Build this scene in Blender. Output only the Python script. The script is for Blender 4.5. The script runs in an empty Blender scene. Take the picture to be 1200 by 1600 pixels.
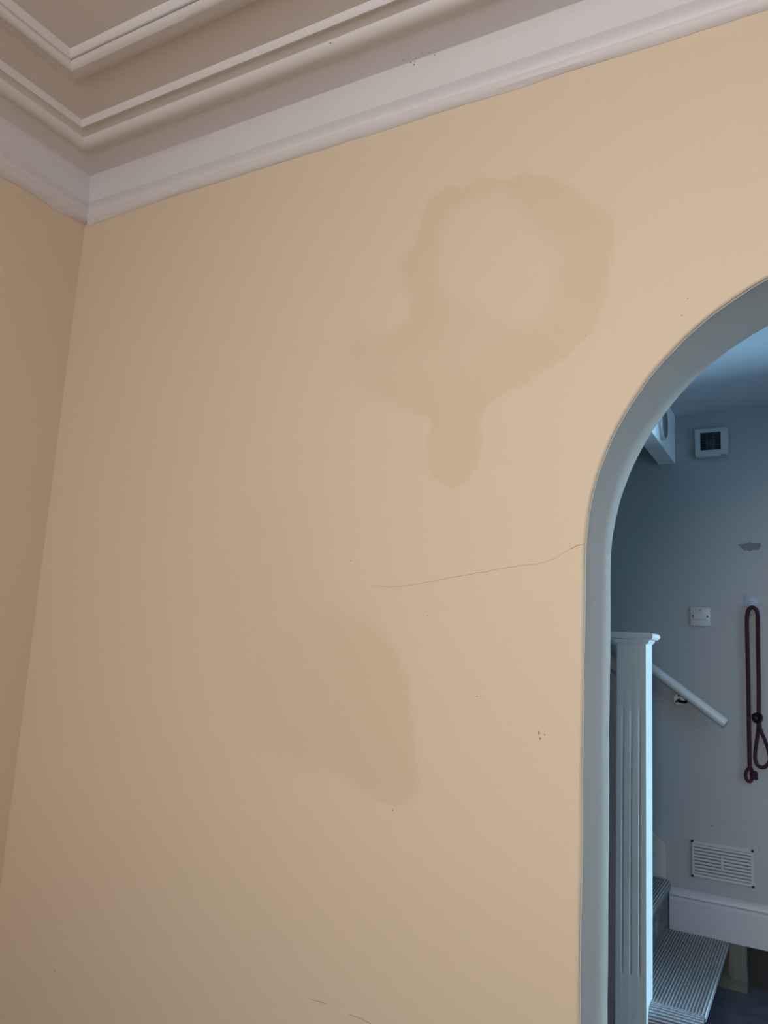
import bpy, bmesh, math, random
from mathutils import Vector, Matrix, noise
random.seed(4)
C = bpy.context.scene.collection
PI = math.pi

# ------------------------------------------------------------------ camera, light, exposure
H = 1.37                                   # eye height; the room axes are X along the arched wall, Y into it, Z up
yaw, pit, rol = math.radians(-29.6017), math.radians(9.3228), math.radians(3.17306)
fwd = Vector((math.sin(yaw)*math.cos(pit), math.cos(yaw)*math.cos(pit), math.sin(pit)))
rgt = Vector((math.cos(yaw), -math.sin(yaw), 0)); upv = rgt.cross(fwd)
r2 = math.cos(rol)*rgt + math.sin(rol)*upv; u2 = -math.sin(rol)*rgt + math.cos(rol)*upv
cam = bpy.data.cameras.new('camera'); cam.sensor_fit = 'VERTICAL'; cam.sensor_height = 32.0
cam.lens = 1200/1600*32.0; cam.clip_start = 0.02
co = bpy.data.objects.new('camera', cam); C.objects.link(co)
mw = Matrix((r2, u2, -fwd)).transposed().to_4x4(); mw.translation = (0, 0, H); co.matrix_world = mw
sc = bpy.context.scene; sc.camera = co
sc.view_settings.view_transform = 'Standard'; sc.view_settings.look = 'None'
sc.view_settings.exposure = 0.0; sc.view_settings.gamma = 1.0; sc.view_settings.use_curve_mapping = False
sc.cycles.use_denoising = True; sc.cycles.max_bounces = 12; sc.cycles.diffuse_bounces = 8
w = bpy.data.worlds.new('world'); sc.world = w; w.use_nodes = True
w.node_tree.nodes['Background'].inputs[0].default_value = (0.55, 0.7, 0.9, 1)
w.node_tree.nodes['Background'].inputs[1].default_value = 0.3

def area(name, loc, rot, sx, sy, power, col):
    l = bpy.data.lights.new(name, 'AREA'); l.shape = 'RECTANGLE'; l.size = sx; l.size_y = sy; l.energy = power; l.color = col
    o = bpy.data.objects.new(name, l); C.objects.link(o); o.location = loc; o.rotation_euler = rot; return o
# daylight through the room's window, behind the photographer
area('room_window_daylight', (-0.24, -1.40, H+0.53), (PI/2-0.40, 0, 0), 1.15, 0.85, 72, (1.0, 0.945, 0.895))
# cool daylight through the glazed front door at the end of the hall
area('hall_door_daylight', (4.55, 2.60, 1.30), (0, PI/2, 0), 1.95, 0.8, 570, (0.34, 0.66, 1.0))

# ------------------------------------------------------------------ materials
def mat(name, col, rough=0.6, bump=0.0, scale=60.0, var=0.0, metal=0.0, spec=0.5, vscale=6.0):
    m = bpy.data.materials.new(name); m.use_nodes = True; nt = m.node_tree; b = nt.nodes['Principled BSDF']
    b.inputs['Base Color'].default_value = (*col, 1); b.inputs['Roughness'].default_value = rough
    b.inputs['Metallic'].default_value = metal; b.inputs['Specular IOR Level'].default_value = spec
    tc = nt.nodes.new('ShaderNodeTexCoord')
    if var:
        n = nt.nodes.new('ShaderNodeTexNoise'); n.inputs['Scale'].default_value = vscale; n.inputs['Detail'].default_value = 4
        nt.links.new(tc.outputs['Object'], n.inputs['Vector'])
        mx = nt.nodes.new('ShaderNodeMix'); mx.data_type = 'RGBA'
        mx.inputs['A'].default_value = (*[c*(1-var) for c in col], 1); mx.inputs['B'].default_value = (*[min(1, c*(1+var)) for c in col], 1)
        nt.links.new(n.outputs['Fac'], mx.inputs['Factor']); nt.links.new(mx.outputs['Result'], b.inputs['Base Color'])
    if bump:
        n = nt.nodes.new('ShaderNodeTexNoise'); n.inputs['Scale'].default_value = scale; n.inputs['Detail'].default_value = 5
        nt.links.new(tc.outputs['Object'], n.inputs['Vector'])
        bp = nt.nodes.new('ShaderNodeBump'); bp.inputs['Strength'].default_value = bump; bp.inputs['Distance'].default_value = 0.004
        nt.links.new(n.outputs['Fac'], bp.inputs['Height']); nt.links.new(bp.outputs['Normal'], b.inputs['Normal'])
    return m
M = {}
M['cream'] = mat('cream_wall_paint', (0.71, 0.59, 0.445), 0.62, 0.10, 70, 0.015, vscale=3)
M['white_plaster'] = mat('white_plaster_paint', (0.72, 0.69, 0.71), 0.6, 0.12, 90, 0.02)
M['ceiling'] = mat('ceiling_paint', (0.66, 0.60, 0.575), 0.7, 0.14, 60, 0.02)
M['reveal'] = mat('white_reveal_paint', (0.80, 0.645, 0.50), 0.5, 0.12, 35, 0.02)
M['dim'] = mat('bounce_cutting_dark', (0.20, 0.175, 0.155), 0.7)  # invented dark tone for unseen wall faces, cuts bounced light
M['hall'] = mat('hall_wall_paint', (0.405, 0.40, 0.39), 0.65, 0.08, 60, 0.02)
M['hallceil'] = mat('hall_ceiling_paint', (0.57, 0.58, 0.58), 0.7, 0.05)
M['beam'] = mat('white_beam_paint', (0.80, 0.80, 0.79), 0.6)
M['railpaint'] = mat('white_rail_paint', (0.72, 0.72, 0.71), 0.35)
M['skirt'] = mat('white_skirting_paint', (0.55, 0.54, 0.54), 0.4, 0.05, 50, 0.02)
M['ventback'] = mat('grey_vent_back', (0.17, 0.17, 0.17), 0.6)
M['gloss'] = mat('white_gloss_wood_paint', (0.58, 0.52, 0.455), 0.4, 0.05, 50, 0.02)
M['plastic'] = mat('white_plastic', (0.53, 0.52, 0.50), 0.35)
M['greyplastic'] = mat('grey_blue_plastic', (0.36, 0.39, 0.47), 0.4)
M['darkhole'] = mat('dark_hole_fill', (0.012, 0.013, 0.016), 0.5)
M['slat'] = mat('dark_grille_plastic', (0.10, 0.105, 0.12), 0.4)
M['screw'] = mat('dark_screw_metal', (0.03, 0.03, 0.035), 0.4, metal=0.6)
M['rope'] = mat('maroon_rope', (0.045, 0.005, 0.017), 0.75, 0.6, 420, 0.3, vscale=300)
M['black'] = mat('black_plastic', (0.006, 0.006, 0.008), 0.7, spec=0.15)
M['metal'] = mat('bracket_white_metal', (0.75, 0.73, 0.68), 0.3, metal=0.3)
M['floor'] = mat('dark_slate_vinyl', (0.09, 0.11, 0.14), 0.24, 0.15, 40, 0.35, vscale=14)
M['board'] = mat('bare_board', (0.15, 0.14, 0.12), 0.8, 0.3, 40, 0.25, vscale=20)
M['wood'] = mat('dark_stair_wood', (0.05, 0.04, 0.035), 0.6, 0.1)
M['crack'] = mat('hairline_crack_dark', (0.40, 0.30, 0.20), 0.9)
M['speck'] = mat('dark_mould_speck', (0.05, 0.045, 0.045), 0.9)
M['scuff'] = mat('brown_scuff', (0.42, 0.29, 0.19), 0.8)
M['chip'] = mat('grey_bare_plaster', (0.20, 0.20, 0.215), 0.85, 0.3, 80, 0.15, vscale=40)
# carpet: charcoal base with pale flecked rib tops
m = mat('ribbed_carpet', (0.2, 0.2, 0.21), 0.95, 0.8, 700); M['carpet'] = m
nt = m.node_tree; b = nt.nodes['Principled BSDF']; tc = nt.nodes['Texture Coordinate']
at = nt.nodes.new('ShaderNodeAttribute'); at.attribute_name = 'rib'
n = nt.nodes.new('ShaderNodeTexNoise'); n.inputs['Scale'].default_value = 330; n.inputs['Detail'].default_value = 2
nt.links.new(tc.outputs['Object'], n.inputs['Vector'])
mul = nt.nodes.new('ShaderNodeMath'); mul.operation = 'MULTIPLY'
rmp = nt.nodes.new('ShaderNodeMapRange'); rmp.inputs[1].default_value = 0.35; rmp.inputs[2].default_value = 0.6; rmp.inputs[3].default_value = 0.45; rmp.inputs[4].default_value = 1.0
nt.links.new(n.outputs['Fac'], rmp.inputs[0]); nt.links.new(rmp.outputs[0], mul.inputs[0]); nt.links.new(at.outputs['Fac'], mul.inputs[1])
mx = nt.nodes.new('ShaderNodeMix'); mx.data_type = 'RGBA'
mx.inputs['A'].default_value = (0.012, 0.012, 0.015, 1); mx.inputs['B'].default_value = (0.66, 0.64, 0.62, 1)
nt.links.new(mul.outputs[0], mx.inputs['Factor']); nt.links.new(mx.outputs['Result'], b.inputs['Base Color'])
b.inputs['Specular IOR Level'].default_value = 0.1
# cream wall with dried water stains (attribute 'stain' on the wall mesh)
m = mat('stained_cream_wall_paint', (0.73, 0.60, 0.44), 0.62, 0.10, 70); M['stained'] = m
nt = m.node_tree; b = nt.nodes['Principled BSDF']; tc = nt.nodes['Texture Coordinate']
at = nt.nodes.new('ShaderNodeAttribute'); at.attribute_name = 'stain'
n = nt.nodes.new('ShaderNodeTexNoise'); n.inputs['Scale'].default_value = 3; n.inputs['Detail'].default_value = 3
nt.links.new(tc.outputs['Object'], n.inputs['Vector'])
mv = nt.nodes.new('ShaderNodeMix'); mv.data_type = 'RGBA'
mv.inputs['A'].default_value = (0.715, 0.592, 0.45, 1); mv.inputs['B'].default_value = (0.707, 0.593, 0.445, 1)
nt.links.new(n.outputs['Fac'], mv.inputs['Factor'])
mx = nt.nodes.new('ShaderNodeMix'); mx.data_type = 'RGBA'
nt.links.new(at.outputs['Fac'], mx.inputs['Factor']); nt.links.new(mv.outputs['Result'], mx.inputs['A'])
mx.inputs['B'].default_value = (0.655, 0.532, 0.37, 1)
nt.links.new(mx.outputs['Result'], b.inputs['Base Color'])

# ------------------------------------------------------------------ helpers
def link(name, me, material, parent=None, smooth=None):
    o = bpy.data.objects.new(name, me); C.objects.link(o)
    if material: me.materials.append(material)
    if smooth is not None:
        for p in me.polygons: p.use_smooth = True
        me.set_sharp_from_angle(angle=math.radians(smooth))
    if parent: o.parent = parent; o.matrix_parent_inverse = Matrix.Translation(-parent.location)
    return o
def data(name, vs, fs):
    me = bpy.data.meshes.new(name); me.from_pydata([tuple(v) for v in vs], [], fs); me.update(); return me
def fix(me):
    bm = bmesh.new(); bm.from_mesh(me); bmesh.ops.recalc_face_normals(bm, faces=bm.faces); bm.to_mesh(me); bm.free(); return me
def box_me(name, a, b, bev=0.0, seg=2):
    bm = bmesh.new(); bmesh.ops.create_cube(bm, size=1)
    for v in bm.verts:
        v.co = Vector([(a[i]+b[i])/2 + v.co[i]*(b[i]-a[i]) for i in range(3)])
    if bev: bmesh.ops.bevel(bm, geom=bm.edges[:], offset=bev, segments=seg, affect='EDGES', profile=0.5)
    me = bpy.data.meshes.new(name); bm.to_mesh(me); bm.free(); return me
def box(name, a, b, material, parent=None, bev=0.0, seg=2):
    return link(name, box_me(name, a, b, bev, seg), material, parent, 40 if bev else None)
def tube_me(name, pts, r, n=10, cap=True):
    pts = [Vector(p) for p in pts]; vs = []; fs = []; k = len(pts); prev = None
    for i, p in enumerate(pts):
        t = (pts[min(i+1, k-1)] - pts[max(i-1, 0)]).normalized()
        if prev is None:
            a = Vector((0, 1, 0)) if abs(t.y) < 0.9 else Vector((1, 0, 0))
            u = (a - t*a.dot(t)).normalized()
        else: u = (prev - t*prev.dot(t)).normalized()
        prev = u; v = t.cross(u); rr = r[i] if isinstance(r, (list, tuple)) else r
        for j in range(n):
            an = 2*PI*j/n; vs.append(p + (u*math.cos(an) + v*math.sin(an))*rr)
    for i in range(k-1):
        for j in range(n):
            fs.append((i*n+j, i*n+(j+1) % n, (i+1)*n+(j+1) % n, (i+1)*n+j))
    if cap: fs.append(tuple(range(n))[::-1]); fs.append(tuple(range((k-1)*n, k*n)))
    return fix(data(name, vs, fs))
def smooth_path(ps, sub=8, closed=False):
    ps = [Vector(p) for p in ps]; out = []; k = len(ps)
    for i in range(k if closed else k-1):
        if closed: p0, p1, p2, p3 = ps[i-1], ps[i], ps[(i+1) % k], ps[(i+2) % k]
        else: p0, p1, p2, p3 = ps[max(i-1, 0)], ps[i], ps[i+1], ps[min(i+2, k-1)]
        for s in range(sub):
            t = s/sub
            out.append(0.5*((2*p1) + (p2-p0)*t + (2*p0-5*p1+4*p2-p3)*t*t + (3*p1-p0-3*p2+p3)*t**3))
    out.append(ps[0] if closed else ps[-1]); return out
def prism_me(name, poly, axis, a, b):
    """extrude a 2D polygon along axis: 'Y' poly=(x,z), 'X' poly=(y,z), 'Z' poly=(x,y)"""
    def P(p, t): return (p[0], t, p[1]) if axis == 'Y' else (t, p[0], p[1]) if axis == 'X' else (p[0], p[1], t)
    k = len(poly); vs = [P(p, a) for p in poly] + [P(p, b) for p in poly]
    fs = [tuple(range(k)), tuple(range(k, 2*k))[::-1]] + [(i, (i+1) % k, k+(i+1) % k, k+i) for i in range(k)]
    return fix(data(name, vs, fs))
def disc_me(name, c, axis, r, d0, d1, n=24, bev=0.0):
    """short cylinder; axis 'X' or 'Y', from d0 to d1 along it"""
    prof = [(r, d0), (r, d1-bev*(1 if d1 > d0 else -1)), (r-bev, d1)] if bev else [(r, d0), (r, d1)]
    vs = []; fs = []
    for rr, d in prof:
        for j in range(n):
            a = 2*PI*j/n
            vs.append((c[0]+rr*math.cos(a), d, c[2]+rr*math.sin(a)) if axis == 'Y' else (d, c[1]+rr*math.cos(a), c[2]+rr*math.sin(a)))
    for i in range(len(prof)-1):
        for j in range(n): fs.append((i*n+j, i*n+(j+1) % n, (i+1)*n+(j+1) % n, (i+1)*n+j))
    fs.append(tuple(range(n))); fs.append(tuple(range((len(prof)-1)*n, len(prof)*n)))
    return fix(data(name, vs, fs))
def thing(name, label, cat, loc):
    o = bpy.data.objects.new(name, None); o.empty_display_size = 0.05; C.objects.link(o); o.location = loc
    o['label'] = label; o['category'] = cat; return o
def struct(o, label=None):
    o['kind'] = 'structure'
    if label: o['label'] = label
    return o
def px(x, y):                               # viewing ray of a pixel of the photograph, used once to survey the place
    return r2*((x-600)/1200) + u2*(-(y-800)/1200) + fwd
def on_wall(x, y, D):
    d = px(x, y); t = D/d.y; return Vector((d.x*t, D, d.z*t + H))
def on_x(x, y, X):
    d = px(x, y); t = X/d.x; return Vector((X, d.y*t, d.z*t + H))

# ------------------------------------------------------------------ main dimensions
D1, D2, DH = 1.5, 1.735, 3.8               # arched wall front, its back, hall wall
XL, XR, YF = -2.018, 3.4, -1.1             # left wall, right wall, window wall
ZC = H + 1.402                             # room ceiling
ZH = H + 1.14                              # hall ceiling
AR, AX, AZ = 0.5745, 0.1794, H + 0.18      # arch radius, centre, springing
JL, JR = AX-AR, AX+AR
EX, EY0, EY1, EZ, FX = 1.2, 2.08, 3.00, 2.36, 4.4   # added unseen doorway that bounds the hall daylight, front door beyond

# ------------------------------------------------------------------ stain mask
def q(lst, s, ox, oy): return [(lambda v: (v.x, v.z))(on_wall(ox+x/s, oy+y/s, D1)) for x, y in lst]
ring_out = q([(555,330),(600,270),(615,200),(640,150),(690,120),(720,130),(770,100),(805,100),(830,110),(880,88),(950,95),(1010,120),(1060,160),(1120,200),(1133,250),(1128,310),(1112,350),(1110,420),(1085,480),(1050,530),(1000,580),(940,620),(870,660),(790,705),(772,740),(778,800),(765,870),(740,910),(700,928),(660,915),(630,870),(628,800),(638,750),(600,725),(480,690),(420,640),(380,570),(440,510),(520,520),(580,480),(590,430)], 1.714, 300, 220)
ring_in = q([(655,260),(690,180),(750,150),(830,125),(870,165),(910,220),(960,280),(985,320),(970,400),(950,460),(900,500),(820,490),(760,450),(690,430),(650,380)], 1.714, 300, 220)
low = q([(380,262),(430,285),(480,320),(540,370),(590,440),(620,520),(630,600),(628,690),(645,760),(640,840),(600,870),(540,860),(470,820),(420,780),(300,755),(230,720),(180,650),(150,560),(120,460),(95,350),(90,200),(120,60),(220,-60),(340,60),(360,180)], 1.818, 300, 780)
def sd(p, poly):
    x, y = p; d = 1e9; ins = False; k = len(poly); j = k-1
    for i in range(k):
        ax, ay = poly[j]; bx, by = poly[i]; ex, ey = bx-ax, by-ay
        t = max(0, min(1, ((x-ax)*ex+(y-ay)*ey)/(ex*ex+ey*ey+1e-12)))
        d = min(d, (x-ax-t*ex)**2+(y-ay-t*ey)**2)
        if (by > y) != (ay > y) and x < (ax-bx)*(y-by)/(ay-by+1e-12)+bx: ins = not ins
        j = i
    d = math.sqrt(d); return -d if ins else d
def ss(a, b, x):
    t = max(0, min(1, (x-a)/(b-a))); return t*t*(3-2*t)
def stain(x, z):
    if not (-1.75 < x < -0.2 and H-0.75 < z < H+1.26): return 0.0
    j = 0.008*noise.noise(Vector((x*22, z*22, 3)))
    s = 0.0
    if z > H+0.05:
        do = sd((x, z), ring_out) + j
        left = ss(-1.05, -0.75, x)                       # the left lobe fades out softly
        wd = 0.010 + 0.06*(1-left)
        o = 1-ss(-wd, wd, do)
        di = sd((x, z), ring_in) + j
        i = 1-ss(-0.03, 0.02, di)
        edge = ss(-0.16, -0.01, do)*0.35
        s = max(s, o*(0.40+edge)*(1-0.86*i)*(0.50+0.50*left))
    if z < H+0.35:
        dl = sd((x, z), low) + j
        rt = ss(-1.30, -0.85, x)*ss(H+0.22, H-0.05, z)
        wd = 0.012 + 0.10*(1-rt)
        s = max(s, (1-ss(-wd, wd, dl))*(0.32+0.43*rt))
    return s

# ------------------------------------------------------------------ arched wall
def arch_z(x):
    return AZ + math.sqrt(max(0, AR*AR-(x-AX)**2))
rb = 0.005
vs = []; fs = []
def patch(xs, zf, nz):
    base = len(vs)
    for x in xs:
        z0, z1 = zf(x)
        for j in range(nz+1): vs.append((x, D1, z0+(z1-z0)*j/nz))
    for i in range(len(xs)-1):
        for j in range(nz):
            a = base+i*(nz+1)+j; fs.append((a, a+nz+1, a+nz+2, a+1))
Ro = AR+rb
def arch_out(x): return AZ + math.sqrt(max(0, Ro*Ro-(x-AX)**2))
xa = [XL + (AX-Ro-XL)*i/190 for i in range(191)]
patch(xa, lambda x: (0, ZC), 290)
NA = 72
ths = [PI - PI*i/NA for i in range(NA+1)]
patch([AX+Ro*math.cos(t) for t in ths], lambda x: (arch_out(x), ZC), 90)
patch([AX+Ro, XR], lambda x: (0, ZC), 8)
me = data('wall_back', vs, fs)
at = me.attributes.new('stain', 'FLOAT', 'POINT')
for i, v in enumerate(vs): at.data[i].value = stain(v[0], v[2])
wall = struct(link('wall_back', me, M['stained']), 'cream wall with water stains and an arched opening')
# the arch's lining: rounded arris, soffit and jambs, uneven like hand-skimmed plaster
loop = [(JL, z) for z in [0.0+AZ*i/40 for i in range(40)]] + [(AX+AR*math.cos(t), AZ+AR*math.sin(t)) for t in ths] + [(JR, AZ-AZ*i/20) for i in range(1, 21)]
def nrm(i):
    x, z = loop[i]
    if z <= AZ+1e-6: return Vector((-1 if x < AX else 1, 0, 0))
    return Vector((x-AX, 0, z-AZ)).normalized()
def sweep(rows):
    vs = []; k = len(rows[0])
    for r in rows: vs += r
    fs = [(i*k+j, (i+1)*k+j, (i+1)*k+j+1, i*k+j+1) for i in range(len(rows)-1) for j in range(k-1)]
    return vs, fs
rows_l = []; rows_r = []; rows_b = []
for i, (x, z) in enumerate(loop):
    nv = nrm(i); p = Vector((x, 0, z)); s = i*0.11
    e = 0.0016*noise.noise(Vector((s*2.3, 0, 1))) + 0.0012*noise.noise(Vector((s*7, 5, 1)))
    lp = 0.002*noise.noise(Vector((s*3, 9, 0)))
    rows_l.append([p+nv*rb+Vector((0, D1, 0)), p+nv*(rb*0.35)+Vector((0, D1+rb*0.25, 0)), p+nv*(rb*0.06+e)+Vector((0, D1+rb*0.75, 0)), p+nv*e+Vector((0, D1+rb*1.7+lp, 0)), p+nv*(e-0.0011)+Vector((0, D1+rb*1.8+lp, 0)), p+nv*(e-0.0011)+Vector((0, D1+rb*2.1+lp, 0)), p+nv*(e+0.0014)+Vector((0, D1+rb*2.2+lp, 0))])
    row = [p+nv*(e+0.0014)+Vector((0, D1+rb*2.2+lp, 0))]
    for yy in (0.03, 0.07, 0.11, 0.15, 0.19):
        row.append(p+nv*(0.002*noise.noise(Vector((s*1.2, yy*9, 2)))+0.001)+Vector((0, D1+yy, 0)))
    rbk = 0.012 + 0.007*noise.noise(Vector((s*1.6, 3, 7)))
    for a in range(0, 6):
        an = a/5*PI/2
        row.append(p+nv*(rbk*(1-math.cos(an)) + 0.0012*noise.noise(Vector((s*5, an, 4))))+Vector((0, D2-rbk+rbk*math.sin(an), 0)))
    rows_r.append(row)
v_, f_ = sweep(rows_l); o = link('arch_lip', fix(data('arch_lip', v_, f_)), M['cream'], wall, 50)
v_, f_ = sweep(rows_r); o = link('arch_reveal', fix(data('arch_reveal', v_, f_)), M['reveal'], wall, 50); o['label'] = 'white painted underside and jambs of the arch'
# hall face of the same wall
vs = []; fs = []
Rb = AR+0.012
def bpatch(xs, zf):
    base = len(vs)
    for x in xs:
        z0, z1 = zf(x); vs.append((x, D2, z0)); vs.append((x, D2, z1))
    for i in range(len(xs)-1): fs.append((base+2*i, base+2*i+1, base+2*i+3, base+2*i+2))
bpatch([-2.6, AX-Rb], lambda x: (0, 3.9)); bpatch([AX+Rb*math.cos(t) for t in ths], lambda x: (AZ+math.sqrt(max(0, Rb*Rb-(x-AX)**2)), 3.9)); bpatch([AX+Rb, XR], lambda x: (0, 3.9))
link('wall_back_hall_side', data('wall_back_hall_side', vs, fs), M['dim'], wall)

# ------------------------------------------------------------------ room shell
def slab(name, a, b, material, label=None): return struct(box(name, a, b, material), label)
slab('wall_left', (XL-0.1, YF, 0), (XL, D1, ZC), M['cream'], 'plain cream wall meeting the arched wall at the corner')
slab('wall_right', (XR, YF-0.1, 0), (XR+0.1, D1, ZC), M['white_plaster'])
slab('ceiling_room', (XL-0.1, YF-0.1, ZC), (XR+0.1, D1, ZC+0.1), M['ceiling'], 'off-white room ceiling')
slab('floor', (-2.7, YF-0.2, -0.1), (XR+0.1, DH+0.1, 0), M['floor'], 'dark slate-coloured hall floor')
# window wall behind the camera, with its opening
wf = slab('wall_front', (XL-0.1, YF-0.1, 0), (-0.70, YF, ZC), M['dim'])
box('wall_section', (0.50, YF-0.1, 0), (XR+0.1, YF, ZC), M['dim'], wf)
box('wall_section', (-0.70, YF-0.1, 0), (0.50, YF, H+0.02), M['dim'], wf)
box('wall_section', (-0.70, YF-0.1, H+1.20), (0.50, YF, ZC), M['dim'], wf)
wn = struct(box('window_1', (-0.70, YF-0.09, H+0.02), (-0.66, YF-0.03, H+1.20), M['gloss']), 'window behind the photographer')
for a, b_ in (((0.46, H+0.02), (0.50, H+1.20)), ((-0.66, H+0.02), (0.46, H+0.06)), ((-0.66, H+1.16), (0.46, H+1.20)), ((-0.12, H+0.06), (-0.08, H+1.16))):
    box('window_frame', (a[0], YF-0.09, a[1]), (b_[0], YF-0.03, b_[1]), M['gloss'], wn)

# ------------------------------------------------------------------ cornice and ceiling mouldings (mitred in the corner)
prof_c = [(0.0,1.262),(0.006,1.264),(0.013,1.269),(0.0165,1.277),(0.015,1.284),(0.0085,1.289),(0.004,1.2905),(0.0055,1.296),(0.010,1.304),(0.017,1.311),(0.0225,1.316),(0.0225,1.3195),(0.0185,1.3215),(0.0195,1.334),(0.0225,1.350),(0.028,1.366),(0.036,1.379),(0.0455,1.3885),(0.0475,1.3890),(0.085,1.3885),(0.120,1.3875),(0.128,1.3875),(0.138,1.384),(0.150,1.3785),(0.162,1.3755),(0.171,1.376),(0.179,1.380),(0.1845,1.386),(0.187,1.391),(0.222,1.391),(0.2235,1.386),(0.2285,1.383),(0.232,1.387),(0.2345,1.394),(0.2355,1.402)]
prof_i = [(0.350,1.402),(0.351,1.3975),(0.359,1.397),(0.361,1.3935),(0.385,1.386),(0.393,1.378),(0.399,1.3755),(0.406,1.377),(0.413,1.3815),(0.4185,1.3885),(0.4195,1.3885),(0.4205,1.385),(0.425,1.385),(0.430,1.389),(0.433,1.395),(0.4345,1.402)]
LO = 0.010
def mould_back(name, prof, ragged=False, n=140):
    rows = []
    for i in range(n+1):
        t = (i/n)**1.3; r = []
        for k, (o, z) in enumerate(prof):
            x0 = XL+o+LO; x = x0+(XR-x0)*t; dz = 0.0007*noise.noise(Vector((x*3, k*0.4, 0)))
            if ragged and k == 0:
                near = max(0, 1-(x-XL)/0.35)
                dz += 0.004*noise.noise(Vector((x*6, 2, 5))) + 0.002*noise.noise(Vector((x*25, 2, 5))) - 0.010*near
            if ragged and k == 1: dz -= 0.006*max(0, 1-(x-XL)/0.35)
            r.append((x, D1-o-(0.0008 if k == 0 else 0), H+z+dz))
        rows.append(r)
    return fix(data(name, *sweep(rows)))
def mould_left(name, prof, ragged=False, n=110):
    rows = []
    for i in range(n+1):
        t = (i/n)**1.3; r = []
        for k, (o, z) in enumerate(prof):
            y0 = D1-o; y = y0+(YF-y0)*t; dz = 0.0007*noise.noise(Vector((y*3, k*0.4, 9)))
            if ragged and k == 0: dz += 0.007*noise.noise(Vector((y*9, 2, 1))) + 0.003*noise.noise(Vector((y*30, 2, 1))) - 0.006
            oo = o+LO if (k or not ragged) else 0.0012
            r.append((XL+oo, y, H+z+dz))
        rows.append(r)
    return fix(data(name, *sweep(rows)))
t1 = struct(link('trim_1', mould_back('trim_1', prof_c, True), M['white_plaster'], None, 32), 'white moulded cornice along the top of the arched wall')
t2 = struct(link('trim_2', mould_left('trim_2', prof_c, True), M['white_plaster'], None, 32), 'white moulded cornice along the top of the left wall, ragged lower edge')
struct(link('trim_3', mould_back('trim_3', prof_i), M['white_plaster'], None, 32), 'double-beaded ceiling moulding running beside the arched wall cornice')
struct(link('trim_4', mould_left('trim_4', prof_i), M['white_plaster'], None, 32), 'double-beaded ceiling moulding running beside the left wall cornice')
# ceiling field inside the inner moulding sits at the same level as the band

# ------------------------------------------------------------------ cracks and marks on the walls
def ribbon(name, pix, wd, material, parent, D=D1, jag=0.002):
    pts = []
    for i in range(len(pix)-1):
        a = on_wall(*pix[i], D); b = on_wall(*pix[i+1], D); k = 8
        for j in range(k): pts.append(a.lerp(b, j/k)+Vector((0, 0, jag*noise.noise(Vector((i*3+j*0.7, 1.3, 0))))))
    pts.append(on_wall(*pix[-1], D))
    for p in pts: p.y = D-0.0001
    k = len(pts); rad = [wd*(0.55+0.45*math.sin(PI*min(1, max(0, i/(k-1)*0.94+0.03)))) for i in range(k)]
    return link(name, tube_me(name, pts, rad, 5), material, parent)
o = ribbon('crack', [(583,915),(610,917),(645,914),(700,903),(740,896),(800,886),(845,880),(868,872),(890,858)], 0.00045, M['crack'], wall); o['label'] = 'hairline crack running to the arch'
ribbon('crack', [(890,858),(902,852),(913,850)], 0.0009, M['crack'], wall)
ribbon('crack', [(485,1561),(498,1565),(512,1569)], 0.0008, M['crack'], wall, jag=0.0005)
ribbon('crack', [(545,1585),(565,1592),(580,1600)], 0.0008, M['crack'], wall, jag=0.0005)
pc = [on_x(x, y, XL+0.0001) for x, y in [(4,259),(14,266),(22,272),(32,283),(42,289),(52,293)]]
o = link('crack', tube_me('crack', pc, [0.0004, 0.0008, 0.0012, 0.0014, 0.001, 0.0004], 5), M['speck'], bpy.data.objects['wall_left']); o['label'] = 'dark crack under the left cornice'
def blob(bm, c, nx, r, sq=1.0):
    k = 9; vv = []
    a = Vector((1, 0, 0)) if abs(nx.x) < 0.9 else Vector((0, 1, 0)); u = nx.cross(a).normalized(); v = nx.cross(u)
    top = bm.verts.new(c+nx*0.0007)
    for j in range(k):
        an = 2*PI*j/k; rr = r*(0.75+0.5*random.random()); vv.append(bm.verts.new(c+u*math.cos(an)*rr*sq+v*math.sin(an)*rr-nx*0.0002))
    for j in range(k): bm.faces.new((vv[j], vv[(j+1) % k], top))
def mark(name, items, material, parent, label=None):
    for it in items:
        bm = bmesh.new(); blob(bm, it[0], it[1], it[2], it[3] if len(it) > 3 else 1)
        me = bpy.data.meshes.new(name); bmesh.ops.recalc_face_normals(bm, faces=bm.faces); bm.to_mesh(me); bm.free()
        o = link(name, me, material, parent)
ny = Vector((0, -1, 0))
mark('speck', [(on_wall(487,1412,D1), ny, 0.0011), (on_wall(613,1266,D1), ny, 0.0022), (on_wall(375,1130,D1), ny, 0.0012), (on_wall(85,1517,D1), ny, 0.0016, 2.2), (on_wall(668,962,D1), ny, 0.0014), (on_wall(1075,466,D1), ny, 0.0015), (on_wall(1065,493,D1), ny, 0.0013)], M['speck'], wall)
mark('scuff', [(on_wall(842,1145,D1), ny, 0.0026, 1.6), (on_wall(851,1148,D1), ny, 0.002), (on_wall(844,1154,D1), ny, 0.003), (on_wall(745,1088,D1), ny, 0.002), (on_wall(915,525,D1), ny, 0.0018), (on_wall(548,876,D1), ny, 0.002)], M['scuff'], wall)
bm = bmesh.new()                            # mould specks on the cornice
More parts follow.
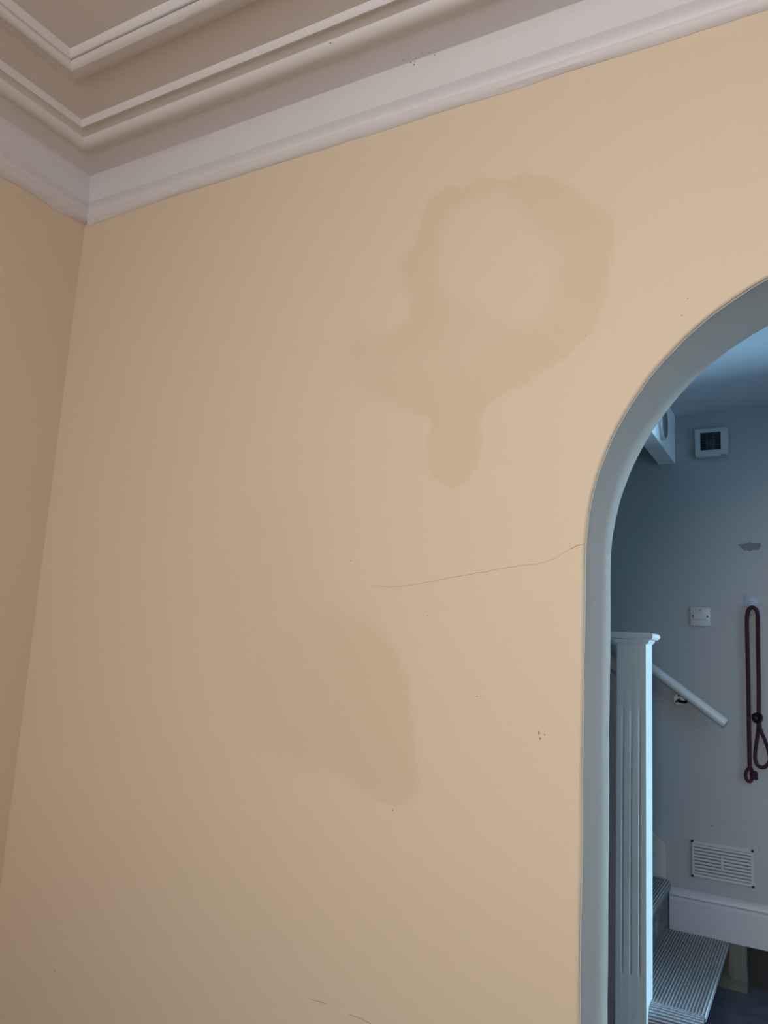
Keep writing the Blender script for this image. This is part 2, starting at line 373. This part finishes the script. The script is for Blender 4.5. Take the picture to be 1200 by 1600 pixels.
for (x, y) in [(638,70),(638,86),(628,88),(631,95),(649,91),(661,77),(677,78),(683,79),(679,86),(648,96),(642,98),(660,84),(671,82),(647,101),(516,67),(629,83)]:
    d = px(x, y); best = None
    for i in range(len(prof_c)-1):
        for s in range(12):
            o_, z_ = [prof_c[i][k]+(prof_c[i+1][k]-prof_c[i][k])*s/12 for k in (0, 1)]
            e = abs(d.z/d.y-z_/(D1-o_))
            if best is None or e < best[0]: best = (e, o_, z_, i)
    _, o_, z_, i = best; t = (D1-o_)/d.y
    tx, tz = prof_c[i+1][0]-prof_c[i][0], prof_c[i+1][1]-prof_c[i][1]
    nn = Vector((0, -tz, -tx)).normalized()
    blob(bm, Vector((d.x*t, D1-o_, H+z_)), nn, 0.0012+0.0008*random.random())
me = bpy.data.meshes.new('mould_specks'); bm.to_mesh(me); bm.free()
o = link('mould_specks', me, M['speck'], t1); o['kind'] = 'stuff'; o['label'] = 'scatter of black specks on the white cornice'

# ------------------------------------------------------------------ hall shell
BX0, BX1, BZ = -0.643, -0.570, H+0.90       # dropped beam edge at the stairwell
wh = slab('wall_hall', (-2.7, DH, H-1.182), (XR, DH+0.1, 3.9), M['hall'], 'pale hall wall behind the arch carrying the fan, switch and handrail')
box('wall_section', (-2.7, DH, 0), (-0.300, DH+0.1, H-1.182), M['board'], wh)
box('wall_recess', (-0.300, DH+0.09, 0), (XR, DH+0.1, H-1.182), M['darkhole'], wh)  # near-black back panel paints in the darkness of the recess
slab('ceiling_hall', (BX1, D2, ZH), (EX+0.1, DH, ZH+0.08), M['hallceil'], 'pale hall ceiling seen through the arch')
slab('trim_5', (BX0, D2, BZ), (BX1, DH, ZH+0.08), M['beam'], 'white boxed beam at the edge of the stairwell')
slab('ceiling_stairwell', (-2.7, D2, 3.8), (BX0, DH, 3.9), M['hallceil'])
slab('wall_stairwell', (-2.7, D2, 0), (-2.6, DH, 3.9), M['hall'])
slab('wall_stairwell_upper', (BX0, D2, ZH+0.08), (BX0+0.05, DH, 3.9), M['hall'])
# unseen doorway and lobby added to narrow the daylight from the glazed front door
we = slab('wall_daylight_mask', (EX, D2, 0), (EX+0.1, EY0, ZH), M['hall'])
box('wall_section', (EX, EY1, 0), (EX+0.1, DH, ZH), M['hall'], we); box('wall_section', (EX, EY0, EZ), (EX+0.1, EY1, ZH), M['hall'], we)
slab('wall_added_lobby', (EX, D2, 0), (FX+0.2, D2+0.1, ZH), M['hall']); slab('wall_added_lobby_far', (EX+0.1, 3.5, 0), (FX+0.2, 3.6, ZH), M['hall'])
slab('ceiling_added_lobby', (EX+0.1, D2, ZH), (FX+0.2, 3.6, ZH+0.08), M['hallceil']); slab('floor_added_lobby', (XR+0.1, D2, -0.1), (FX+0.2, 3.6, 0), M['floor'])
wd = slab('wall_added_lobby_end', (FX, D2, 0), (FX+0.1, 2.15, ZH), M['hall'])
box('wall_section', (FX, 3.05, 0), (FX+0.1, 3.5, ZH), M['hall'], wd); box('wall_section', (FX, 2.15, 2.32), (FX+0.1, 3.05, ZH), M['hall'], wd)
dr = struct(box('door_1', (FX+0.02, 2.15, 0.0), (FX+0.06, 3.05, 0.10), M['gloss']), 'glazed front door')
for a, b_ in (((2.15, 0.10), (2.21, 2.32)), ((2.99, 0.10), (3.05, 2.32)), ((2.21, 2.26), (2.99, 2.32))):
    box('door_frame', (FX+0.02, a[0], a[1]), (FX+0.06, b_[0], b_[1]), M['gloss'], dr)
# bare scrap of board below the skirting
pl = [on_wall(x, y, DH) for x, y in [(1141,1471),(1144,1470),(1165,1474),(1166,1495),(1169,1530),(1167,1534),(1145,1528),(1144,1523),(1139,1521)]]
o = link('board_scrap', prism_me('board_scrap', [(p.x, p.z) for p in pl], 'Y', DH-0.016, DH), M['board'], wh); o['label'] = 'torn beige board below the skirting'
# chipped paint patch
pl = [on_wall(x, y, DH) for x, y in [(1152.5,851.5),(1157,849.8),(1164,849.8),(1167.5,848),(1171.5,847),(1175,848),(1178,849.3),(1188.5,849),(1188.8,852.5),(1187,857),(1184.5,859.2),(1178,859),(1172,861.5),(1168,859.5),(1163.5,860),(1159,856.5)]]
o = link('plaster_chip', prism_me('plaster_chip', [(p.x, p.z) for p in pl], 'Y', DH-0.0012, DH+0.001), M['chip'], wh); o['label'] = 'grey boat-shaped patch where the paint has chipped'
mark('speck', [(on_wall(1112,1291,DH), ny, 0.005, 0.6), (on_wall(1186,1325,DH), ny, 0.002)], M['speck'], wh)
# skirting board on the hall wall: torus-topped profile
pf = [(DH, H-1.182), (DH-0.020, H-1.182), (DH-0.020, H-1.054), (DH-0.0165, H-1.048), (DH-0.0165, H-1.043), (DH-0.021, H-1.036), (DH-0.0195, H-1.026), (DH-0.013, H-1.016), (DH-0.007, H-1.011), (DH, H-1.009)]
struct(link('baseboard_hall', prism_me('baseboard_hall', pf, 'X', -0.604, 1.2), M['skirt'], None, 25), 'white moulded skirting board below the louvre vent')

# ------------------------------------------------------------------ staircase
st = thing('staircase', 'carpeted staircase with white fluted newel post beyond the arch', 'staircase', (-0.6, 3.4, 0))
Z1, RISE, GO = H-1.178, 0.203, 0.243
PITCH = 0.0106
def carpet_profile(path, amp=0.0026):
    """resample a polyline by arc length and add rounded ribs; returns points (a,b) and rib value"""
    L = [0]
    for i in range(1, len(path)): L.append(L[-1]+math.dist(path[i], path[i-1]))
    n = int(L[-1]/PITCH*6); out = []; k = 0
    for i in range(n+1):
        s = L[-1]*i/n
        while k < len(L)-2 and L[k+1] < s: k += 1
        t = (s-L[k])/(L[k+1]-L[k]+1e-12); a, b = path[k], path[k+1]
        p = (a[0]+(b[0]-a[0])*t, a[1]+(b[1]-a[1])*t)
        d = (b[0]-a[0], b[1]-a[1]); l = math.hypot(*d)+1e-12; nx, nz = d[1]/l, -d[0]/l
        rv = abs(math.sin(PI*s/PITCH))
        out.append(((p[0]+nx*amp*rv, p[1]+nz*amp*rv), rv))
    return out
def carpet(name, prof, ys, parent, axis='Y', wob=0.001, flip=1):
    vs = []; val = []; k = len(prof)
    for y in ys:
        for i, ((a, c), rv) in enumerate(prof):
            wv = wob*noise.noise(Vector((y*9, i*0.05, 2)))
            vs.append((a+wv, y, c+wv) if axis == 'Y' else (y, a+wv, c+wv)); val.append(rv**0.9)
    fs = [(i*k+j, (i+1)*k+j, (i+1)*k+j+1, i*k+j+1) for i in range(len(ys)-1) for j in range(k-1)]
    me = data(name, vs, fs); at = me.attributes.new('rib', 'FLOAT', 'POINT')
    for i, v in enumerate(val): at.data[i].value = v
    fix(me); return link(name, me, M['carpet'], parent, 80)
def arc(cx, cz, r, a0, a1, n=6): return [(cx+r*math.cos(math.radians(a0+(a1-a0)*i/n)), cz+r*math.sin(math.radians(a0+(a1-a0)*i/n))) for i in range(n+1)]
YF1 = 2.932
for s in range(8):
    z = Z1+RISE*s; xn = -0.352-GO*s if s else -0.362
    xb = -0.352-GO*(s+1)-0.028
    zb = 0.0 if s == 0 else z-RISE
    y0 = YF1+0.055 if s == 0 else 3.03
    rs = 0.054 if s == 0 else 0.012
    step = box('step', (xb-0.03, y0-0.04 if s == 0 else y0, zb), (xn-rs-0.002, DH-0.001, z-0.012), M['wood'], st)
    r = 0.014 if s == 0 else 0.028
    path = [(xb, z)] + arc(xn-r, z-r, r, 90, -35, 8) + [(xn-rs+0.002, z-0.030), (xn-rs, z-0.06), (xn-rs, zb+0.004)]
    ys = [y0 + (DH-0.022-y0)*i/14 for i in range(15)]
    carpet('carpet', carpet_profile(path), ys, step)
    if s == 0:                              # the bottom step's near side is wrapped as well
        pth = [(YF1+0.056, z)]+[(YF1+0.055-0.055*math.sin(t*PI/16), z-0.032+0.032*math.cos(t*PI/16)) for t in range(1, 9)]+[(YF1, 0.003)]
        xs = [-0.538, -0.50, -0.45, -0.40, -0.395, -0.38, -0.3655]
        carpet('carpet', [((a, c), rv) for (a, c), rv in carpet_profile([(p[0], p[1]) for p in pth])], xs, step, 'X')
# wall string above the treads
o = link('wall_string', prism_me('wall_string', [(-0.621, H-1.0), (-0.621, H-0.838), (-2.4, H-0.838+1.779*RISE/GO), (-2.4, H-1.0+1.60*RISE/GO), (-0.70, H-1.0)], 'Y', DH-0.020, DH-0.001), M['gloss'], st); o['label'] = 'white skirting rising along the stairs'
# newel post: square, fluted on its faces, with a moulded cap
NX0, NX1, NY0, NY1 = -0.6465, -0.5385, 2.92, 3.022
zf0, zf1, zt = H-1.085, H-0.20, H+0.045
def fluted(zs):
    """outline of the post at a height: list of (x,y); grooves open where depth>0"""
    return None
fl = [(-0.029), 0.0, 0.029]
def outline(depth):
    cx, cy = (NX0+NX1)/2, (NY0+NY1)/2; hx, hy = (NX1-NX0)/2, (NY1-NY0)/2; out = []
    c = 0.003
    def side(f, half):
        pts = []
        for g in fl:
            for a in range(7):
                an = PI*a/6; pts.append((g-0.0045*math.cos(an), depth*math.sin(an)))
        return [f(-half+c, 0)]+[f(u, d) for u, d in pts]+[f(half-c, 0)]
    out += side(lambda u, d: (cx+u, cy-hy+d), hx)
    out += side(lambda u, d: (cx+hx-d, cy+u), hy)
    out += side(lambda u, d: (cx-u, cy+hy-d), hx)
    out += side(lambda u, d: (cx-hx+d, cy-u), hy)
    return out
lev = [(0.0, 0), (zf0, 0), (zf0+0.003, 0.0009), (zf0+0.006, 0.0013), (zf1-0.35, 0.0011), (zf1-0.003, 0.0002), (zf1, 0), (zt-0.03, 0), (zt, 0)]
vs = []; fs = []
for z, d in lev: vs += [(x, y, z) for x, y in outline(d)]
k = len(outline(0))
for i in range(len(lev)-1):
    for j in range(k): fs.append((i*k+j, i*k+(j+1) % k, (i+1)*k+(j+1) % k, (i+1)*k+j))
fs.append(tuple(range((len(lev)-1)*k, len(lev)*k)))
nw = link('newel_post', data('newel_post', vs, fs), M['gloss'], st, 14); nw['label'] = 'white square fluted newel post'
# cap built in two mouldings
def cap_me(name, levels):
    vs = []; fs = []
    for z, e in levels: vs += [(NX0-e, NY0-e, z), (NX1+e, NY0-e, z), (NX1+e, NY1+e, z), (NX0-e, NY1+e, z)]
    for i in range(len(levels)-1):
        for j in range(4): fs.append((i*4+j, i*4+(j+1) % 4, (i+1)*4+(j+1) % 4, (i+1)*4+j))
    k = len(levels)-1; fs += [(3, 2, 1, 0), (k*4, k*4+1, k*4+2, k*4+3)]; return data(name, vs, fs)
link('cap', cap_me('cap', [(zt-0.014, 0.002), (zt-0.008, 0.006), (zt, 0.010), (zt+0.003, 0.018), (zt+0.010, 0.0235), (zt+0.018, 0.0245), (zt+0.024, 0.021), (zt+0.0265, 0.012)]), M['gloss'], nw, 30)
# closed side panel and sloping rail left of the newel
SL = RISE/GO
o = link('side_panel', prism_me('side_panel', [(NX0, 0), (NX0, H-0.10), (-2.5, H-0.10+1.85*SL), (-2.5, 0)], 'Y', 2.955, 3.0), M['gloss'], st)
rail = [(NX0+0.002, 2.975, H-0.06), (NX0-0.05, 2.975, H-0.06+0.05*SL), (-2.4, 2.975, H-0.06+1.75*SL)]
o = link('banister_rail', tube_me('banister_rail', rail, 0.027, 14), M['gloss'], st, 50)

# ------------------------------------------------------------------ handrail on the hall wall
YH = DH-0.062
a = on_wall(1134, 1130.5, YH); b = on_wall(1018, 1044, YH); dv = (b-a).normalized()
hr = thing('handrail', 'white round wooden handrail sloping along the hall wall beside the newel post', 'handrail', (a.x, DH, a.z))
RR = 0.0215
link('rail', tube_me('rail', [a, a+dv*0.002, a+dv*0.9, a+dv*2.3], [RR-0.002, RR, RR, RR], 24), M['railpaint'], hr, 40)
rc = on_wall(1062, 1093, DH)
br = link('bracket_rose', disc_me('bracket_rose', rc, 'Y', 0.0265, DH, DH-0.007, 28, 0.002), M['metal'], hr, 40); br['label'] = 'round wall bracket plate with dark screw holes'
for an in (100, 215, 335):
    c = rc+Vector((0.017*math.cos(math.radians(an)), 0, 0.017*math.sin(math.radians(an))))
    link('screw', disc_me('screw', c, 'Y', 0.0048, DH-0.004, DH-0.0085, 12), M['screw'], br)
pm = a+dv*((rc-a).dot(dv)-0.014)
arm = smooth_path([(rc.x, DH-0.006, rc.z), (rc.x, DH-0.040, rc.z-0.004), (pm.x-0.004, YH+0.004, pm.z-0.035), (pm.x, YH, pm.z-0.018)], 6)
link('bracket_arm', tube_me('bracket_arm', arm, 0.006, 10), M['screw'], hr, 50)
link('saddle', tube_me('saddle', [pm-dv*0.024+Vector((0, 0, -0.0195)), pm+dv*0.024+Vector((0, 0, -0.0195))], 0.006, 10), M['metal'], hr, 50)

# ------------------------------------------------------------------ extractor fan
fc = on_wall(1112.3, 693.2, DH); fh = 0.0725
fan = thing('extractor_fan', 'square white extractor fan with dark slatted grille high on the hall wall', 'fan', (fc.x, DH, fc.z))
def frame_me(name, cx, cz, hw, hh, iw, ih, icx, icz, y0, y1, rad=0.008, ins=0.010, seg=5):
    """rounded square frame with a rectangular hole, front face at y1 drawn in by ins"""
    def rr(hw, hh, r): 
        out = []
        for sx, sz, a0 in ((1, 1, 0), (-1, 1, 90), (-1, -1, 180), (1, -1, 270)):
            for i in range(seg+1):
                an = math.radians(a0+90*i/seg); out.append((cx+sx*(hw-r)+r*math.cos(an), cz+sz*(hh-r)+r*math.sin(an)))
        return out
    k = 4*(seg+1); L = [(rr(hw, hh, rad), y0), (rr(hw, hh, rad), y1+0.006), (rr(hw-0.0025, hh-0.0025, rad), y1+0.0012), (rr(hw-ins*0.6, hh-ins*0.6, rad), y1)]
    inn = []
    for sx, sz in ((1, 1), (-1, 1), (-1, -1), (1, -1)): inn += [(icx+sx*iw, icz+sz*ih)]*(seg+1)
    L += [(inn, y1+0.0005), (inn, y0-0.002)]
    vs = []; fs = []
    for pts, y in L: vs += [(p[0], y, p[1]) for p in pts]
    for i in range(len(L)-1):
        for j in range(k): fs.append((i*k+j, i*k+(j+1) % k, (i+1)*k+(j+1) % k, (i+1)*k+j))
    me = data(name, vs, fs); bm = bmesh.new(); bm.from_mesh(me)
    bmesh.ops.remove_doubles(bm, verts=bm.verts, dist=1e-6); bmesh.ops.recalc_face_normals(bm, faces=bm.faces); bm.to_mesh(me); bm.free(); return me
gx, gz = fc.x-0.0035, fc.z+0.006; gw, gh = 0.0445, 0.0425
link('casing', frame_me('casing', fc.x, fc.z, fh, fh-0.002, gw, gh, gx, gz, DH, DH-0.028, 0.010), M['plastic'], fan, 35)
box('fan_well', (gx-gw, DH-0.004, gz-gh), (gx+gw, DH-0.001, gz+gh), M['darkhole'], fan)
link('motor_hub', disc_me('motor_hub', Vector((gx, 0, gz-0.004)), 'Y', 0.018, DH-0.004, DH-0.016, 20, 0.003), M['slat'], fan, 40)
sm = None
for i in range(9):
    z = gz-gh+2*gh*(i+1)/10-0.0005
    if sm is None:
        sm = box_me('slat', (gx-gw, DH-0.0265, -0.0009), (gx+gw, DH-0.018, 0.0009)); sm.materials.append(M['slat'])
    o = bpy.data.objects.new('slat', sm); C.objects.link(o); o.parent = fan; o.matrix_parent_inverse = Matrix.Translation(-fan.location); o.location = (0, 0, z)
for dx in (-0.0165, 0.0115): box('bar', (gx+dx-0.0012, DH-0.0268, gz-gh), (gx+dx+0.0012, DH-0.017, gz+gh), M['slat'], fan)
q0 = on_wall(1132, 712.8, DH)
box('badge', (q0.x-0.013, DH-0.0288, q0.z-0.0033), (q0.x+0.013, DH-0.0275, q0.z+0.0033), M['slat'], fan)
q0 = on_wall(1122, 712, DH)
box('indicator', (q0.x-0.005, DH-0.0288, q0.z-0.005), (q0.x+0.005, DH-0.0275, q0.z+0.005), M['plastic'], fan, 0.0004, 1)

# ------------------------------------------------------------------ isolator switch
s0 = on_wall(1094.5, 963.5, DH)
sw = thing('isolator_switch', 'white square isolator switch plate on the hall wall above the handrail', 'switch', (s0.x, DH, s0.z))
hw = 0.0435
box('plate', (s0.x-hw, DH-0.011, s0.z-hw), (s0.x+hw, DH, s0.z+hw), M['plastic'], sw, 0.004, 3)
link('rocker', prism_me('rocker', [(s0.x-0.024, s0.z-0.012), (s0.x-0.028, s0.z+0.003), (s0.x-0.024, s0.z+0.014), (s0.x+0.024, s0.z+0.014), (s0.x+0.028, s0.z+0.003), (s0.x+0.024, s0.z-0.012)], 'Y', DH-0.015, DH-0.010), M['plastic'], sw)
box('rocker_gap', (s0.x-0.026, DH-0.0112, s0.z-0.0165), (s0.x+0.026, DH-0.0105, s0.z-0.0125), M['greyplastic'], sw)
box('print', (s0.x-0.016, DH-0.0112, s0.z-0.027), (s0.x+0.014, DH-0.0108, s0.z-0.0235), M['greyplastic'], sw)
for sx in (-1, 1): link('screw', disc_me('screw', s0+Vector((sx*0.030, 0, 0.001)), 'Y', 0.0047, DH-0.010, DH-0.012, 12), M['screw'], sw)
link('indicator_lamp', disc_me('indicator_lamp', s0+Vector((0, 0, 0.028)), 'Y', 0.003, DH-0.010, DH-0.012, 10), M['screw'], sw)

# ------------------------------------------------------------------ adhesive hook and rope dog lead
h0 = on_wall(1174, 938.5, DH)
hk = thing('wall_hook', 'grey adhesive hook plate on the hall wall holding up the rope lead', 'hook', (h0.x, DH, h0.z))
box('plate', (h0.x-0.029, DH-0.003, h0.z-0.030), (h0.x+0.029, DH, h0.z+0.026), M['greyplastic'], hk, 0.0012, 2)
box('print', (h0.x-0.009, DH-0.0034, h0.z-0.006), (h0.x+0.009, DH-0.0028, h0.z-0.003), M['slat'], hk)
hp = on_wall(1174.5, 958, DH)
link('hook', tube_me('hook', smooth_path([(hp.x, DH-0.002, hp.z+0.03), (hp.x, DH-0.004, hp.z+0.000), (hp.x, DH-0.014, hp.z-0.010), (hp.x, DH-0.030, hp.z-0.006), (hp.x, DH-0.036, hp.z+0.006)], 6), 0.003, 8), M['greyplastic'], hk, 60)
link('hook_tail', prism_me('hook_tail', [(hp.x-0.007, hp.z+0.002), (hp.x+0.007, hp.z+0.002), (hp.x+0.0025, hp.z-0.018), (hp.x+0.001, hp.z-0.045), (hp.x-0.001, hp.z-0.045), (hp.x-0.003, hp.z-0.018)], 'Y', DH-0.003, DH-0.0005), M['greyplastic'], hk)
YR = DH-0.018
R = lambda x, y, dy=0: on_wall(x, y, YR) + Vector((0, dy, 0))
ld = thing('dog_lead', 'maroon rope dog lead looped over the grey wall hook', 'dog lead', (h0.x, DH, h0.z-0.03))
main_rope = smooth_path([R(1171.5,1199), R(1171,1180), R(1170,1130), R(1169,1060), R(1167.5,1000), R(1167,972), R(1168,959), R(1170.5,951.5), R(1175.5,949), R(1180.5,951.5), R(1183.5,959), R(1184,972), R(1184.5,1020), R(1185.5,1070), R(1185.5,1122)], 10)
link('rope', tube_me('rope', main_rope, 0.0088, 10), M['rope'], ld, 60)
loop_p = smooth_path([R(1185.5,1122), R(1184,1145), R(1180.5,1170), R(1180,1185), R(1183,1195), R(1190,1199), R(1197,1197), R(1202.5,1188), R(1201,1174), R(1195,1156), R(1188.5,1140, -0.008), R(1186,1124, -0.008)], 8)
link('hand_loop', tube_me('hand_loop', loop_p, 0.0078, 10), M['rope'], ld, 60)
# black slider that closes the loop
sl = smooth_path([R(1177.5,1121), R(1179,1117.5), R(1184,1116.5), R(1188,1118), R(1188.5,1123), R(1186,1126.5), R(1181,1126.5)], 6, True)
link('slider', tube_me('slider', [p+Vector((0, -0.010, 0)) for p in sl], 0.0085, 8, False), M['black'], ld, 60)
# knotted ring end
ring = smooth_path([R(1171.5,1199), R(1166.5,1205), R(1165,1213), R(1168,1220), R(1173,1220.5), R(1176,1213), R(1175,1204)], 8, True)
link('end_loop', tube_me('end_loop', ring, 0.0072, 10, False), M['rope'], ld, 60)
knot = []
for i in range(61):
    a_ = i/60*2*PI*2.5; c = R(1177.8, 1211-10.5*(i/60-0.5)); knot.append(c+Vector((0.009*math.cos(a_), 0.006*math.sin(a_)-0.004, 0)))
link('knot', tube_me('knot', knot, 0.0074, 9), M['rope'], ld, 60)

# ------------------------------------------------------------------ louvre vent
g = [on_wall(x, y, DH) for x, y in [(1080.5,1310.5),(1178.5,1329),(1178,1387),(1081,1368.5)]]
gx0, gx1 = (g[0].x+g[3].x)/2, (g[1].x+g[2].x)/2; gz1, gz0 = (g[0].z+g[1].z)/2, (g[2].z+g[3].z)/2
gcx, gcz = (gx0+gx1)/2, (gz0+gz1)/2; ghw, ghh = (gx1-gx0)/2, (gz1-gz0)/2
vt = thing('louvre_vent', 'white rectangular louvre vent screwed to the hall wall above the skirting', 'vent', (gcx, DH, gcz))
link('frame', frame_me('frame', gcx, gcz, ghw, ghh, ghw-0.011, ghh-0.014, gcx, gcz, DH, DH-0.009, 0.004, 0.006), M['plastic'], vt, 35)
box('backing', (gcx-ghw+0.01, DH-0.002, gcz-ghh+0.012), (gcx+ghw-0.01, DH-0.0005, gcz+ghh-0.012), M['ventback'], vt)
ns = 9; ih = 2*(ghh-0.014)
lm = prism_me('slat', [(DH-0.003, 0.0045), (DH-0.0042, 0.0050), (DH-0.0095, -0.0022), (DH-0.0083, -0.0040)], 'X', gcx-ghw+0.011, gcx+ghw-0.011); lm.materials.append(M['plastic'])
for i in range(ns):
    o = bpy.data.objects.new('slat', lm); C.objects.link(o); o.parent = vt; o.matrix_parent_inverse = Matrix.Translation(-vt.location)
    o.location = (0, 0, gcz-ih/2+ih*(i+0.45)/ns)
box('centre_bar', (gcx-0.0045, DH-0.011, gcz-0.027), (gcx+0.0045, DH-0.004, gcz+0.033), M['plastic'], vt, 0.001, 1)
for sx in (-1, 1):
    for sz in (-1, 1):
        link('screw', disc_me('screw', Vector((gcx+sx*(ghw-0.004), 0, gcz+sz*(ghh-0.004))), 'Y', 0.0056, DH-0.008, DH-0.0115, 12, 0.001), M['screw'], vt)

# ------------------------------------------------------------------ smoke alarm on the beam face
c = on_x(1033, 662, BX1)
sa = thing('smoke_alarm', 'round alarm with dark grey face on the white boxed beam left of the extractor fan', 'alarm', c)
link('casing', disc_me('casing', c, 'X', 0.075, BX1, BX1+0.016, 36, 0.004), M['plastic'], sa, 35)
link('face', disc_me('face', c, 'X', 0.064, BX1+0.015, BX1+0.019, 36, 0.002), M['ventback'], sa, 35)
